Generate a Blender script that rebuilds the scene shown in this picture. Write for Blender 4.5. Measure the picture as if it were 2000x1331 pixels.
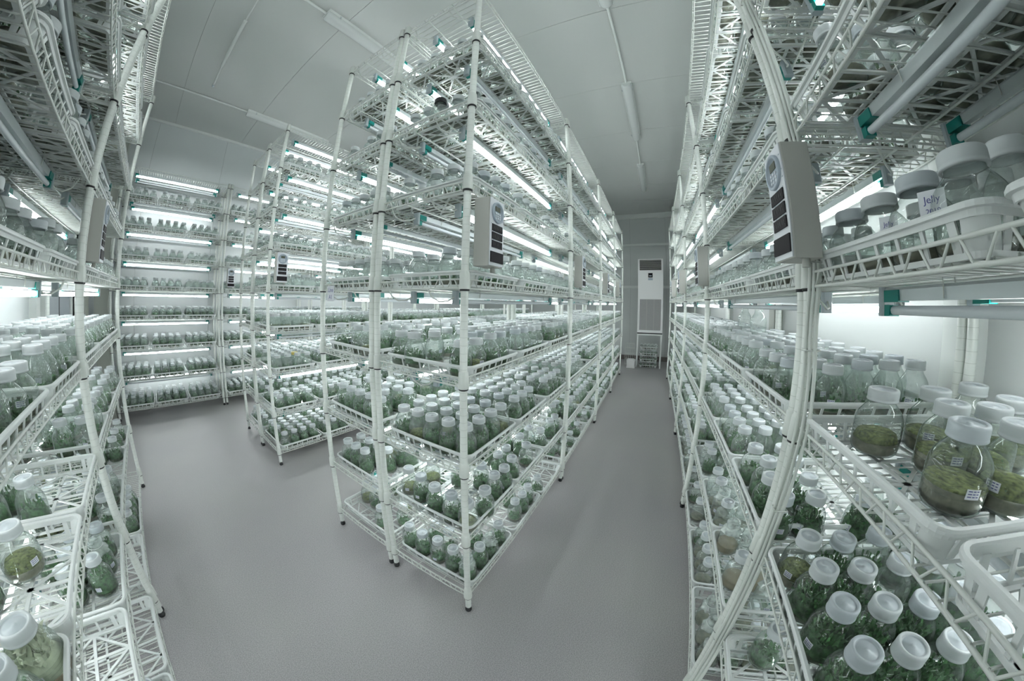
import bpy, math, random
from mathutils import Vector, Matrix
random.seed(7)
scene = bpy.context.scene
for o in list(bpy.data.objects): bpy.data.objects.remove(o)
COL = scene.collection
PI = math.pi

# ------------------------------------------------------------------ camera (wide stereographic lens), world, exposure
CAM = Vector((0.0, 0.0, 1.333))
RIGHT = Vector((0.4888117, -0.8721950, 0.0184100)); UP = Vector((-0.0122680, 0.0142285, 0.9998235)); FWD = Vector((0.8723030, 0.4889513, 0.0037451))
F_PX, CX, CY = 566.22, 976.69, 588.19
cd = bpy.data.cameras.new('camera'); cam = bpy.data.objects.new('camera', cd); COL.objects.link(cam)
m = Matrix((RIGHT, UP, -FWD)).transposed().to_4x4(); m.translation = CAM; cam.matrix_world = m
cd.type = 'PANO'; cd.panorama_type = 'FISHEYE_LENS_POLYNOMIAL'; cd.sensor_fit = 'HORIZONTAL'; cd.sensor_width = 36.0
cd.fisheye_fov = math.radians(215)
for i, k in enumerate((0.0, -0.09861818098, 0.000145176691, 7.413491837e-05, -1.438205049e-06)): setattr(cd, 'fisheye_polynomial_k%d' % i, k)
cd.shift_x = (1000.0 - CX) / 2000.0; cd.shift_y = (CY - 665.5) / 1331.0
cd.clip_start = 0.01
scene.camera = cam
w = bpy.data.worlds.new('world'); scene.world = w; w.use_nodes = True
w.node_tree.nodes['Background'].inputs[0].default_value = (0.8, 0.9, 0.88, 1); w.node_tree.nodes['Background'].inputs[1].default_value = 0.0
vs = scene.view_settings
vs.view_transform = 'Standard'; vs.look = 'None'; vs.gamma = 1.0; vs.use_curve_mapping = False; vs.exposure = 0.38
TUBE = 17.0                                   # radiance of a lit growing tube
cy = scene.cycles
cy.max_bounces = 6; cy.diffuse_bounces = 4; cy.glossy_bounces = 2; cy.transmission_bounces = 4; cy.transparent_max_bounces = 16
cy.caustics_reflective = False; cy.caustics_refractive = False
cy.use_denoising = True; cy.use_adaptive_sampling = True; cy.adaptive_threshold = 0.08; cy.adaptive_min_samples = 20; cy.use_light_tree = False
cy.sample_clamp_indirect = 6.0

def pixel(p):
    d = Vector(p) - CAM
    a, b, c = d.dot(RIGHT), d.dot(UP), d.dot(FWD)
    rho = math.hypot(a, b) + 1e-9; r = 2 * F_PX * math.tan(math.atan2(rho, c) / 2)
    return CX + r * a / rho, CY - r * b / rho
def in_frame(p, margin=40):
    x, y = pixel(p); return -margin < x < 2000 + margin and -margin < y < 1331 + margin
def dist(p): return (Vector(p) - CAM).length

# ------------------------------------------------------------------ materials
def mat(name, color, rough=0.5, metal=0.0, spec=0.5, emit=None, strength=0.0, noise=None, bump=0.0):
    mt = bpy.data.materials.new(name); mt.use_nodes = True
    nt = mt.node_tree; b = nt.nodes['Principled BSDF']
    b.inputs['Base Color'].default_value = (*color, 1); b.inputs['Roughness'].default_value = rough
    b.inputs['Metallic'].default_value = metal; b.inputs['Specular IOR Level'].default_value = spec
    if emit: b.inputs['Emission Color'].default_value = (*emit, 1); b.inputs['Emission Strength'].default_value = strength
    if noise:
        scale, amount = noise
        tc = nt.nodes.new('ShaderNodeTexCoord'); n = nt.nodes.new('ShaderNodeTexNoise'); n.inputs['Scale'].default_value = scale; n.inputs['Detail'].default_value = 3
        r = nt.nodes.new('ShaderNodeValToRGB'); nt.links.new(tc.outputs['Object'], n.inputs['Vector']); nt.links.new(n.outputs['Fac'], r.inputs[0])
        r.color_ramp.elements[0].position = 0.3; r.color_ramp.elements[1].position = 0.7
        r.color_ramp.elements[0].color = (*[c * (1 - amount) for c in color], 1); r.color_ramp.elements[1].color = (*[min(1, c * (1 + amount)) for c in color], 1)
        nt.links.new(r.outputs[0], b.inputs['Base Color'])
        if bump:
            bp = nt.nodes.new('ShaderNodeBump'); bp.inputs['Strength'].default_value = bump; bp.inputs['Distance'].default_value = 0.003
            nt.links.new(n.outputs['Fac'], bp.inputs['Height']); nt.links.new(bp.outputs[0], b.inputs['Normal'])
    return mt
def glass_mat(name, tint, haze, hazecol=(0.86, 0.92, 0.9)):
    mt = bpy.data.materials.new(name); mt.use_nodes = True; nt = mt.node_tree; nt.nodes.clear()
    N = nt.nodes.new; L = nt.links.new
    out = N('ShaderNodeOutputMaterial'); tr = N('ShaderNodeBsdfTransparent'); gl = N('ShaderNodeBsdfGlossy'); df = N('ShaderNodeBsdfDiffuse'); tl = N('ShaderNodeBsdfTranslucent')
    tr.inputs[0].default_value = (*tint, 1); gl.inputs[0].default_value = (0.95, 1, 0.98, 1); gl.inputs['Roughness'].default_value = 0.06
    df.inputs[0].default_value = (*hazecol, 1); tl.inputs[0].default_value = (*hazecol, 1)
    lw = N('ShaderNodeLayerWeight'); lw.inputs[0].default_value = 0.5
    hz = N('ShaderNodeMixShader'); hz.inputs[0].default_value = 0.5; L(df.outputs[0], hz.inputs[1]); L(tl.outputs[0], hz.inputs[2])
    tc = N('ShaderNodeTexCoord'); ns = N('ShaderNodeTexNoise'); ns.inputs['Scale'].default_value = 30; L(tc.outputs['Object'], ns.inputs['Vector'])
    mr = N('ShaderNodeMapRange'); mr.inputs[1].default_value = 0.35; mr.inputs[2].default_value = 0.75; mr.inputs[3].default_value = haze * 0.4; mr.inputs[4].default_value = haze * 1.6; L(ns.outputs['Fac'], mr.inputs[0])
    m1 = N('ShaderNodeMixShader'); L(mr.outputs[0], m1.inputs[0]); L(tr.outputs[0], m1.inputs[1]); L(hz.outputs[0], m1.inputs[2])
    m2 = N('ShaderNodeMixShader'); pw = N('ShaderNodeMath'); pw.operation = 'POWER'; pw.inputs[1].default_value = 3.0; L(lw.outputs['Facing'], pw.inputs[0]); ma = N('ShaderNodeMath'); ma.operation = 'MULTIPLY_ADD'; ma.inputs[1].default_value = 0.55; ma.inputs[2].default_value = 0.035; L(pw.outputs[0], ma.inputs[0]); L(ma.outputs[0], m2.inputs[0]); L(m1.outputs[0], m2.inputs[1]); L(gl.outputs[0], m2.inputs[2])
    p2 = N('ShaderNodeMath'); p2.operation = 'POWER'; p2.inputs[1].default_value = 2.2; L(lw.outputs['Facing'], p2.inputs[0])
    mc = N('ShaderNodeMix'); mc.data_type = 'RGBA'; mc.inputs[6].default_value = (*tint, 1); mc.inputs[7].default_value = (tint[0] * .42, tint[1] * .47, tint[2] * .45, 1); L(p2.outputs[0], mc.inputs[0]); L(mc.outputs[2], tr.inputs[0])
    L(m2.outputs[0], out.inputs[0]); return mt
def soft_mat(name, color, trans, rough=0.4):           # translucent moulded plastic
    mt = mat(name, color, rough); nt = mt.node_tree; b = nt.nodes['Principled BSDF']
    tl = nt.nodes.new('ShaderNodeBsdfTranslucent'); tl.inputs[0].default_value = (*color, 1); mx = nt.nodes.new('ShaderNodeMixShader'); mx.inputs[0].default_value = trans
    nt.links.new(b.outputs[0], mx.inputs[1]); nt.links.new(tl.outputs[0], mx.inputs[2]); nt.links.new(mx.outputs[0], nt.nodes['Material Output'].inputs[0]); return mt
M = {}
M['enamel'] = mat('white_enamel_wire', (0.70, 0.73, 0.69), 0.32)
def post_mat():
    mt = mat('ringed_post_enamel', (0.72, 0.75, 0.71), 0.28); nt = mt.node_tree; b = nt.nodes['Principled BSDF']
    tc = nt.nodes.new('ShaderNodeTexCoord'); sx = nt.nodes.new('ShaderNodeSeparateXYZ'); nt.links.new(tc.outputs['Object'], sx.inputs[0])
    a = nt.nodes.new('ShaderNodeMath'); a.operation = 'DIVIDE'; a.inputs[1].default_value = 0.0254; nt.links.new(sx.outputs[2], a.inputs[0])
    fr = nt.nodes.new('ShaderNodeMath'); fr.operation = 'FRACT'; nt.links.new(a.outputs[0], fr.inputs[0])
    lt = nt.nodes.new('ShaderNodeMath'); lt.operation = 'LESS_THAN'; lt.inputs[1].default_value = 0.05; nt.links.new(fr.outputs[0], lt.inputs[0])
    mx = nt.nodes.new('ShaderNodeMix'); mx.data_type = 'RGBA'; mx.inputs[6].default_value = (0.79, 0.82, 0.78, 1); mx.inputs[7].default_value = (0.60, 0.63, 0.59, 1)
    nt.links.new(lt.outputs[0], mx.inputs[0]); nt.links.new(mx.outputs[2], b.inputs['Base Color']); return mt
M['post'] = post_mat()
M['tray'] = mat('white_tray_plastic', (0.74, 0.77, 0.76), 0.38)
M['lid'] = soft_mat('milky_lid_plastic', (0.67, 0.71, 0.72), 0.2, 0.3)
M['lid_grey'] = soft_mat('greyish_lid_plastic', (0.54, 0.59, 0.62), 0.15, 0.3)
M['yellow'] = mat('yellow_plastic', (0.75, 0.62, 0.18), 0.4)
M['black'] = mat('black_plastic', (0.015, 0.016, 0.018), 0.4)
M['glass'] = glass_mat('bottle_glass', (0.95, 0.975, 0.965), 0.17)
M['glass_clear'] = glass_mat('clear_bottle_glass', (0.955, 0.975, 0.965), 0.07)
M['film'] = glass_mat('cling_film', (0.95, 0.97, 0.97), 0.5)
M['gel_green'] = mat('dark_green_medium', (0.06, 0.09, 0.045), 0.25, noise=(60, .5))
M['gel_brown'] = mat('grey_brown_medium', (0.19, 0.185, 0.135), 0.3, noise=(50, .4))
M['gel_amber'] = mat('amber_medium', (0.34, 0.28, 0.19), 0.3)
M['moss'] = mat('olive_moss', (0.15, 0.175, 0.065), 0.8, noise=(120, .7), bump=1.0)
M['shoot'] = mat('green_shoots', (0.042, 0.115, 0.04), 0.6, noise=(90, .7), bump=1.0)
M['leaf'] = mat('leaf_green', (0.055, 0.17, 0.05), 0.5, noise=(40, .5))
M['pale'] = mat('pale_leaf', (0.55, 0.60, 0.45), 0.5, noise=(30, .25))
M['alu'] = mat('lamp_aluminium', (0.62, 0.67, 0.68), 0.3, metal=0.35)
M['tube_on'] = mat('lit_tube', (0.9, 0.95, 0.95), 0.4, emit=(0.94, 0.995, 1.0), strength=TUBE)
M['tube_off'] = mat('unlit_tube', (0.78, 0.83, 0.86), 0.15)
M['teal'] = mat('teal_socket', (0.0, 0.22, 0.19), 0.35)
M['cap'] = mat('grey_end_cap', (0.40, 0.46, 0.49), 0.35)
M['box'] = mat('timer_case', (0.47, 0.47, 0.44), 0.45)
M['face'] = mat('timer_face', (0.78, 0.80, 0.84), 0.4)
M['dial'] = mat('timer_dial', (0.42, 0.48, 0.55), 0.35)
M['lcd'] = mat('timer_lcd', (0.09, 0.10, 0.07), 0.4, spec=0.2)
M['socket'] = mat('timer_socket', (0.014, 0.012, 0.015), 0.6, spec=0.2)
M['cable'] = mat('white_cable', (0.72, 0.75, 0.71), 0.45)
M['paper'] = mat('white_paper', (0.80, 0.82, 0.86), 0.7)
M['ink'] = mat('blue_ink', (0.07, 0.08, 0.28), 0.7)
M['ceil'] = mat('ceiling_panel', (0.60, 0.62, 0.605), 0.28, noise=(0.7, .03))
M['seam'] = mat('panel_seam', (0.25, 0.27, 0.26), 0.7)
M['wall'] = mat('wall_panel', (0.65, 0.685, 0.69), 0.32, noise=(0.8, .03))
M['wall_aisle'] = mat('aisle_wall_panel', (0.60, 0.625, 0.62), 0.35, noise=(0.8, .03))
M['wall_grey'] = mat('grey_wall_panel', (0.62, 0.65, 0.64), 0.35, noise=(0.8, .03))
M['trim'] = mat('white_trim', (0.80, 0.83, 0.81), 0.4)
M['column'] = mat('grey_green_duct', (0.40, 0.42, 0.38), 0.5)
M['door'] = mat('grey_door', (0.36, 0.40, 0.44), 0.4)
M['dark'] = mat('dark_gap', (0.03, 0.033, 0.035), 0.6)
M['fixture'] = soft_mat('lamp_diffuser', (0.74, 0.77, 0.76), 0.1, 0.25)
M['white'] = mat('white_appliance', (0.90, 0.90, 0.90), 0.35)
M['intake'] = mat('grey_intake_mesh', (0.36, 0.36, 0.36), 0.6, noise=(200, .2))
M['base'] = mat('brown_skirting', (0.16, 0.14, 0.13), 0.5)
def floor_mat():
    mt = mat('grey_epoxy_floor', (0.33, 0.325, 0.335), 0.38); nt = mt.node_tree; b = nt.nodes['Principled BSDF']
    tc = nt.nodes.new('ShaderNodeTexCoord')
    n1 = nt.nodes.new('ShaderNodeTexNoise'); n1.inputs['Scale'].default_value = 260; n1.inputs['Detail'].default_value = 2
    n2 = nt.nodes.new('ShaderNodeTexNoise'); n2.inputs['Scale'].default_value = 1.3; n2.inputs['Detail'].default_value = 4
    for n in (n1, n2): nt.links.new(tc.outputs['Object'], n.inputs['Vector'])
    r1 = nt.nodes.new('ShaderNodeValToRGB'); r1.color_ramp.elements[0].position = 0.35; r1.color_ramp.elements[1].position = 0.65
    r1.color_ramp.elements[0].color = (0.36, 0.35, 0.355, 1); r1.color_ramp.elements[1].color = (0.56, 0.55, 0.555, 1)
    nt.links.new(n1.outputs['Fac'], r1.inputs[0])
    r2 = nt.nodes.new('ShaderNodeValToRGB'); r2.color_ramp.elements[0].position = 0.3; r2.color_ramp.elements[1].position = 0.7
    r2.color_ramp.elements[0].color = (0.92, 0.9, 0.93, 1); r2.color_ramp.elements[1].color = (1, 1, 0.98, 1); nt.links.new(n2.outputs['Fac'], r2.inputs[0])
    mx = nt.nodes.new('ShaderNodeMix'); mx.data_type = 'RGBA'; mx.blend_type = 'MULTIPLY'; mx.inputs[0].default_value = 1
    nt.links.new(r1.outputs[0], mx.inputs[6]); nt.links.new(r2.outputs[0], mx.inputs[7]); nt.links.new(mx.outputs[2], b.inputs['Base Color']); return mt
M['floor'] = floor_mat()

# ------------------------------------------------------------------ mesh building
class MB:
    def __init__(s): s.v = []; s.f = []; s.m = []; s.s = []
    def add(s, vs, fs, mi=0, smooth=False):
        o = len(s.v); s.v += [tuple(p) for p in vs]
        for f in fs: s.f.append(tuple(i + o for i in f)); s.m.append(mi); s.s.append(smooth)
    def box(s, a, b, mi=0):
        (x0, y0, z0), (x1, y1, z1) = a, b
        s.add([(x0, y0, z0), (x1, y0, z0), (x1, y1, z0), (x0, y1, z0), (x0, y0, z1), (x1, y0, z1), (x1, y1, z1), (x0, y1, z1)],
              [(3, 2, 1, 0), (4, 5, 6, 7), (0, 1, 5, 4), (1, 2, 6, 5), (2, 3, 7, 6), (3, 0, 4, 7)], mi)
    def bbox(s, a, b, c, mi=0):                          # box with chamfered vertical edges
        (x0, y0, z0), (x1, y1, z1) = a, b
        ring = [(x0 + c, y0), (x1 - c, y0), (x1, y0 + c), (x1, y1 - c), (x1 - c, y1), (x0 + c, y1), (x0, y1 - c), (x0, y0 + c)]
        s.add([(*p, z0) for p in ring] + [(*p, z1) for p in ring], [tuple(range(7, -1, -1)), tuple(range(8, 16))] + [(i, (i + 1) % 8, 8 + (i + 1) % 8, 8 + i) for i in range(8)], mi)
    def path(s, pts, r, n=6, mi=0, caps=True, smooth=True):
        pts = [Vector(p) for p in pts]; rings = []; prev = None
        for i, p in enumerate(pts):
            t = (pts[min(i + 1, len(pts) - 1)] - pts[max(i - 1, 0)]).normalized()
            if prev is None: a = t.cross(Vector((0, 0, 1)) if abs(t.z) < 0.9 else Vector((1, 0, 0))).normalized()
            else: a = (prev - t * prev.dot(t)).normalized()
            prev = a; b = t.cross(a)
            rings.append([p + (a * math.cos(2 * PI * k / n) + b * math.sin(2 * PI * k / n)) * r for k in range(n)])
        vs = [q for rg in rings for q in rg]; fs = []
        for i in range(len(rings) - 1):
            for k in range(n): fs.append((i * n + k, i * n + (k + 1) % n, (i + 1) * n + (k + 1) % n, (i + 1) * n + k))
        s.add(vs, fs, mi, smooth)
        if caps: s.add(rings[0], [tuple(range(n - 1, -1, -1))], mi); s.add(rings[-1], [tuple(range(n))], mi)
    def lathe(s, prof, n=16, mi=0, c=(0, 0, 0), smooth=True, jitter=None):
        vs = []; fs = []; idx = []
        for j, (r, z) in enumerate(prof):
            if r < 1e-6: idx.append([len(vs)]); vs.append((c[0], c[1], c[2] + z))
            else:
                row = []
                for k in range(n):
                    rr = r * (jitter(j, k) if jitter else 1); a = 2 * PI * k / n
                    row.append(len(vs)); vs.append((c[0] + rr * math.cos(a), c[1] + rr * math.sin(a), c[2] + z + (0.3 * r * (jitter(j + 9, k) - 1) if jitter else 0)))
                idx.append(row)
        for a, b in zip(idx, idx[1:]):
            for k in range(n):
                q = (a[k % len(a)], a[(k + 1) % len(a)], b[(k + 1) % len(b)], b[k % len(b)])
                q = tuple(dict.fromkeys(q))
                if len(q) > 2: fs.append(q)
        s.add(vs, fs, mi, smooth)
    def quad_leaf(s, p, d, up, ln, wd, mi=0):
        p, d, up = Vector(p), Vector(d).normalized(), Vector(up)
        sd = d.cross(up).normalized() * wd / 2; mid = p + d * ln * .55 + up * ln * .12; tip = p + d * ln - up * ln * .1
        s.add([p - sd * .3, p + sd * .3, mid + sd, mid - sd, tip], [(0, 1, 2, 3), (3, 2, 4)], mi, True)
    def mesh(s, name, *mats):
        me = bpy.data.meshes.new(name); me.from_pydata(s.v, [], s.f); me.update()
        for mt in mats: me.materials.append(M[mt])
        me.polygons.foreach_set('material_index', s.m); me.polygons.foreach_set('use_smooth', s.s); me.update(); return me
def obj(name, me, parent=None, loc=(0, 0, 0), rot=0.0, label=None, cat=None, group=None, kind=None):
    o = bpy.data.objects.new(name, me); COL.objects.link(o); o.location = loc; o.rotation_euler = (0, 0, rot)
    if parent is not None: o.parent = parent
    for k, v in (('label', label), ('category', cat), ('group', group), ('kind', kind)):
        if v: o[k] = v
    return o
def thing(name, loc, rot, label, cat, group=None): return obj(name, None, None, loc, rot, label, cat, group)

# ------------------------------------------------------------------ the room
X0, X1, Y0, Y1, H = -0.87, 7.30, -0.87, 4.76, 3.54
def shell(name, a, b, mt):
    mb = MB(); mb.box(a, b); return obj(name, mb.mesh(name, mt), kind='structure')
floor = shell('floor', (X0 - .2, Y0 - .2, -.1), (X1 + .2, Y1 + .2, 0), 'floor')
ceiling = shell('ceiling', (X0 - .2, Y0 - .2, H), (X1 + .2, Y1 + .2, H + .1), 'seam')
wr = shell('wall_right', (X0 - .2, Y0 - .2, 0), (X1 + .2, Y0, H), 'seam'); wl = shell('wall_left', (X0 - .2, Y1, 0), (X1 + .2, Y1 + .2, H), 'seam')
wf = shell('wall_front', (X1, Y0, 0), (X1 + .2, Y1, H), 'seam'); wb = shell('wall_back', (X0 - .2, Y0, 0), (X0, Y1, H), 'seam')
def panel(parent, a, b, mt):
    mb = MB(); mb.box(a, b); return obj('panel', mb.mesh('panel', mt), parent)
xs = [X0] + [-0.14 + .925 * i for i in range(9) if X0 + .1 < -0.14 + .925 * i < X1 - .1] + [X1]
g = .0016
for xa, xb in zip(xs, xs[1:]):
    panel(ceiling, (xa + g, Y0, H - .012), (xb - g, Y1, H), 'ceil')
    xo = -.18
    panel(wr, (xa + g, Y0, 0), (xb - g, Y0 + .012, H - .012), 'wall_aisle'); panel(wl, (max(X0, xa + xo) + g, Y1 - .012, 0), (min(X1, xb + xo + (.3 if xb == X1 else 0)) - g, Y1, H - .012), 'wall')
ys = [Y0, -.35, .5, 1.35, 2.2, 3.05, 3.9, Y1]
for ya, yb in zip(ys, ys[1:]):
    panel(wf, (X1 - .012, ya + g, 0), (X1, yb - g, H - .012), 'wall_grey'); panel(wb, (X0, ya + g, 0), (X0 + .012, yb - g, H - .012), 'wall')
def trim(n, a, b, mt='trim'): return shell('trim_%d' % n, a, b, mt)
trim(1, (X0, Y1 - .045, H - .045), (X1, Y1 - .012, H - .012)); trim(2, (X1 - .06, Y0 + .012, H - .13), (X1 - .012, Y1 - .012, H - .012))
trim(3, (X1 - .03, Y0 + .012, 2.74), (X1 - .012, Y1 - .012, 2.79)); trim(4, (X1 - .03, Y0 + .012, 1.72), (X1 - .012, Y1 - .012, 1.78))
for n, x in ((5, .74), (6, 2.09), (7, 3.35), (8, 4.6)): trim(n, (x - .045, Y0 + .012, 0), (x + .045, Y0 + .07, H - .012), 'column' if n == 6 else 'trim')
trim(9, (-.70, 4.27, 0), (-.56, 4.42, H - .012), 'column'); trim(10, (-.84, 4.0, 0), (-.74, 4.2, H - .012), 'column')
trim(11, (X0 + .012, 2.72, 0), (X0 + .06, 2.80, H - .012), 'trim')
shell('baseboard_front', (X1 - .02, Y0 + .012, 0), (X1 - .012, Y1 - .012, .11), 'base')
dr = shell('door_1', (X0 + .012, 2.98, 0), (X0 + .045, 3.72, 2.1), 'door')
mb = MB(); mb.box((X0 + .012, 2.92, 0), (X0 + .06, 2.98, 2.16)); mb.box((X0 + .012, 3.72, 0), (X0 + .06, 3.78, 2.16)); mb.box((X0 + .012, 2.98, 2.1), (X0 + .06, 3.72, 2.16)); obj('door_frame', mb.mesh('door_frame', 'trim'), dr)
mb = MB(); mb.path([(X0 + .045, 3.06, 1.02), (X0 + .09, 3.06, 1.02), (X0 + .09, 3.17, 1.02)], .009, 8); obj('handle', mb.mesh('door_handle', 'alu'), dr)
mb = MB(); mb.box((X0 + .045, 3.35, 1.1), (X0 + .047, 3.37, 2.0)); obj('door_gap', mb.mesh('door_gap', 'dark'), dr)

# ------------------------------------------------------------------ wire racks
LEN, DEP = 1.20, 0.437
DECK = [None, .101, .420, .741, 1.062, 1.378, 1.701, 2.025, 2.350, 2.677]
WORD = [None, 'bottom', 'second', 'third', 'fourth', 'fifth', 'sixth', 'seventh', 'eighth', 'top']
def deck_mesh():
    b = MB(); e = .012
    n = 46
    for i in range(n):
        u = e + (LEN - 2 * e) * i / (n - 1); b.path([(u, -.002, 0), (u, DEP + .002, 0)], .0019, 5, caps=False)
    for v in (.145, .292): b.path([(0, v, -.005), (LEN, v, -.005)], .0030, 6)
    for v in (0, DEP):
        for z in (-.004, .025): b.path([(.012, v, z), (LEN - .012, v, z)], .0030, 6)
    for u in (0, LEN):
        for z in (-.004, .025): b.path([(u, .012, z), (u, DEP - .012, z)], .0030, 6)
    return b.mesh('wire_deck', 'enamel')
def zig(a, c, n):
    b = MB(); a, c = Vector(a), Vector(c); pts = []
    for i in range(2 * n + 1):
        p = a.lerp(c, i / (2 * n)); t = (c - a).normalized() * .008; z = -.002 if i % 2 == 0 else .0235
        for sg in ((1,) if i == 0 else (-1,) if i == 2 * n else (-1, 1)): pts.append(p + t * sg + Vector((0, 0, z)))
    b.path(pts, .0021, 5); return b
def sleeve_mesh():
    b = MB(); b.lathe([(.0175, -.016), (.0178, -.01), (.0160, .036), (.0128, .04)], 14)
    b.lathe([(.0140, -.022), (.0160, -.021), (.0160, -.015), (.0140, -.015)], 14, 1); return b.mesh('corner_sleeve', 'enamel', 'black')
def post_mesh():
    b = MB(); b.lathe([(.0127, .028), (.0127, 2.724), (.010, 2.73), (0, 2.731)], 16); return b.mesh('rack_post', 'post')
def foot_mesh():
    b = MB(); b.lathe([(0, 0), (.0135, 0), (.0145, .004), (.0145, .012), (.009, .014), (.009, .03)], 12, 0); return b.mesh('levelling_foot', 'black')
DECKM, SLEEVE, POST, FOOT = deck_mesh(), sleeve_mesh(), post_mesh(), foot_mesh()
ZL = [zig((.02, v, 0), (LEN - .02, v, 0), 19).mesh('edge_truss', 'enamel') for v in (0, DEP)]
ZS = [zig((u, .02, 0), (u, DEP - .02, 0), 7).mesh('end_truss', 'enamel') for u in (0, LEN)]

class Rack: pass
RACKS = {}
def rack(key, x, y, deg, phrase, label, group, near_u0):
    r = Rack(); r.key = key; r.rot = math.radians(deg); r.o = Vector((x, y, 0)); r.phrase = phrase; r.near_u0 = near_u0
    r.u = Vector((math.cos(r.rot), math.sin(r.rot), 0)); r.v = Vector((-math.sin(r.rot), math.cos(r.rot), 0))
    r.at = lambda u, v, z, r=r: r.o + r.u * u + r.v * v + Vector((0, 0, z))
    RACKS[key] = r
    root = thing('wire_rack', (x, y, 0), r.rot, label, 'rack', group); r.root = root
    for u in (0, LEN):
        for v in (0, DEP):
            p = obj('post', POST, root, (u, v, 0)); obj('foot', FOOT, p)
    for lv in range(1, 10):
        s = obj('shelf', DECKM, root, (0, 0, DECK[lv]))
        for me in ZL + ZS: obj('edge_truss', me, s)
        for u in (0, LEN):
            for v in (0, DEP): obj('corner_sleeve', SLEEVE, s, (u, v, .009))
    return r
G1, G2, G3, G4, G5 = 'racks along the aisle wall', 'racks of the central island', 'racks of the far island', 'racks along the back wall', 'racks at the entrance end'
PH = {}
def add_rack(key, x, y, deg, phrase, extra, group, near_u0): rack(key, x, y, deg, phrase, 'white nine-shelf wire rack, ' + extra, group, near_u0)
add_rack('R0', .67, -.34, 180, 'wall rack before cable bundle', 'on the aisle wall before the post with bundled cables', G1, True)
for i, (ph, ex) in enumerate((('wall rack past cable bundle', 'on the aisle wall directly past the bundled cables'), ('third aisle wall rack', 'third along the aisle wall'),
                              ('fourth aisle wall rack', 'fourth along the aisle wall'), ('last aisle wall rack', 'last on the aisle wall before the air conditioner'))):
    add_rack('R%d' % (i + 1), .70 + 1.23 * i + LEN, -.34, 180, ph, ex, G1, False)
for i, (ph, ex) in enumerate((('island corner rack with timer', 'at the central island corner with the big timer'), ('second island aisle rack', 'second on the island aisle side'),
                              ('third island aisle rack', 'third on the island aisle side'), ('last island aisle rack', 'last on the island aisle side'))):
    add_rack('C%d' % i, .73 + 1.23 * i, .537, 0, ph, ex, G2, True)
for i, (ph, ex) in enumerate((('rear corner rack of island', 'at the rear corner of the central island'), ('second rear island rack', 'second on the island rear side'),
                              ('third rear island rack', 'third on the island rear side'), ('last rear island rack', 'last on the island rear side'))):
    add_rack('K%d' % i, .73 + 1.23 * i + LEN, 1.447, 180, ph, ex, G2, False)
for i, (ph, ex) in enumerate((('far island timer rack', 'at the far island corner with a timer'), ('second far island rack', 'second on the far island front'),
                              ('third far island rack', 'third on the far island front'), ('last far island rack', 'last on the far island front'))):
    add_rack('B%d' % i, .735 + 1.23 * i, 2.385, 0, ph, ex, G3, True)
for i, (ph, ex) in enumerate((('far island rear rack', 'at the rear corner of the far island'), ('second far rear rack', 'second on the far island rear'), ('third far rear rack', 'third on the far island rear'))):
    add_rack('E%d' % i, .735 + 1.23 * i + LEN, 3.295, 180, ph, ex, G3, False)
for i, (ph, ex) in enumerate((('back wall rack', 'first against the back wall, facing the open floor'), ('second back wall rack', 'second against the back wall with a small timer'), ('third back wall rack', 'third against the back wall behind the far island'))):
    add_rack('D%d' % i, -.53 + 1.24 * i, 4.24, 0, ph, ex, G4, True)
add_rack('L1', -.285, 1.452, 90, 'entrance rack with timer', 'at the entrance end with a grey timer on its post', G5, True)
add_rack('L0', -.285, .222, 90, 'entrance rack before timer', 'at the entrance end before the timer post', G5, False)

# ------------------------------------------------------------------ slotted trays
TL, TD, TH = .376, .428, .054
def rrect(hw, hd, rc, n=5):
    pts = []
    for cxs, cys, a0 in ((1, 1, 0), (-1, 1, 90), (-1, -1, 180), (1, -1, 270)):
        for k in range(n + 1):
            a = math.radians(a0 + 90 * k / n); pts.append((cxs * (hw - rc) + rc * math.cos(a), cys * (hd - rc) + rc * math.sin(a)))
    return pts
def band(b, prof, rc=.03):                               # closed profile of (inset, z) swept round the rounded rectangle
    loops = [[(x, y, z) for x, y in rrect(TL / 2 - ins, TD / 2 - ins, max(.004, rc - ins))] for ins, z in prof]
    n = len(loops[0]); vs = [p for lp in loops for p in lp]; fs = []
    for i in range(len(loops)):
        j = (i + 1) % len(loops)
        for k in range(n): fs.append((i * n + k, j * n + k, j * n + (k + 1) % n, i * n + (k + 1) % n))
    b.add(vs, fs, 0, False)
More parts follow.
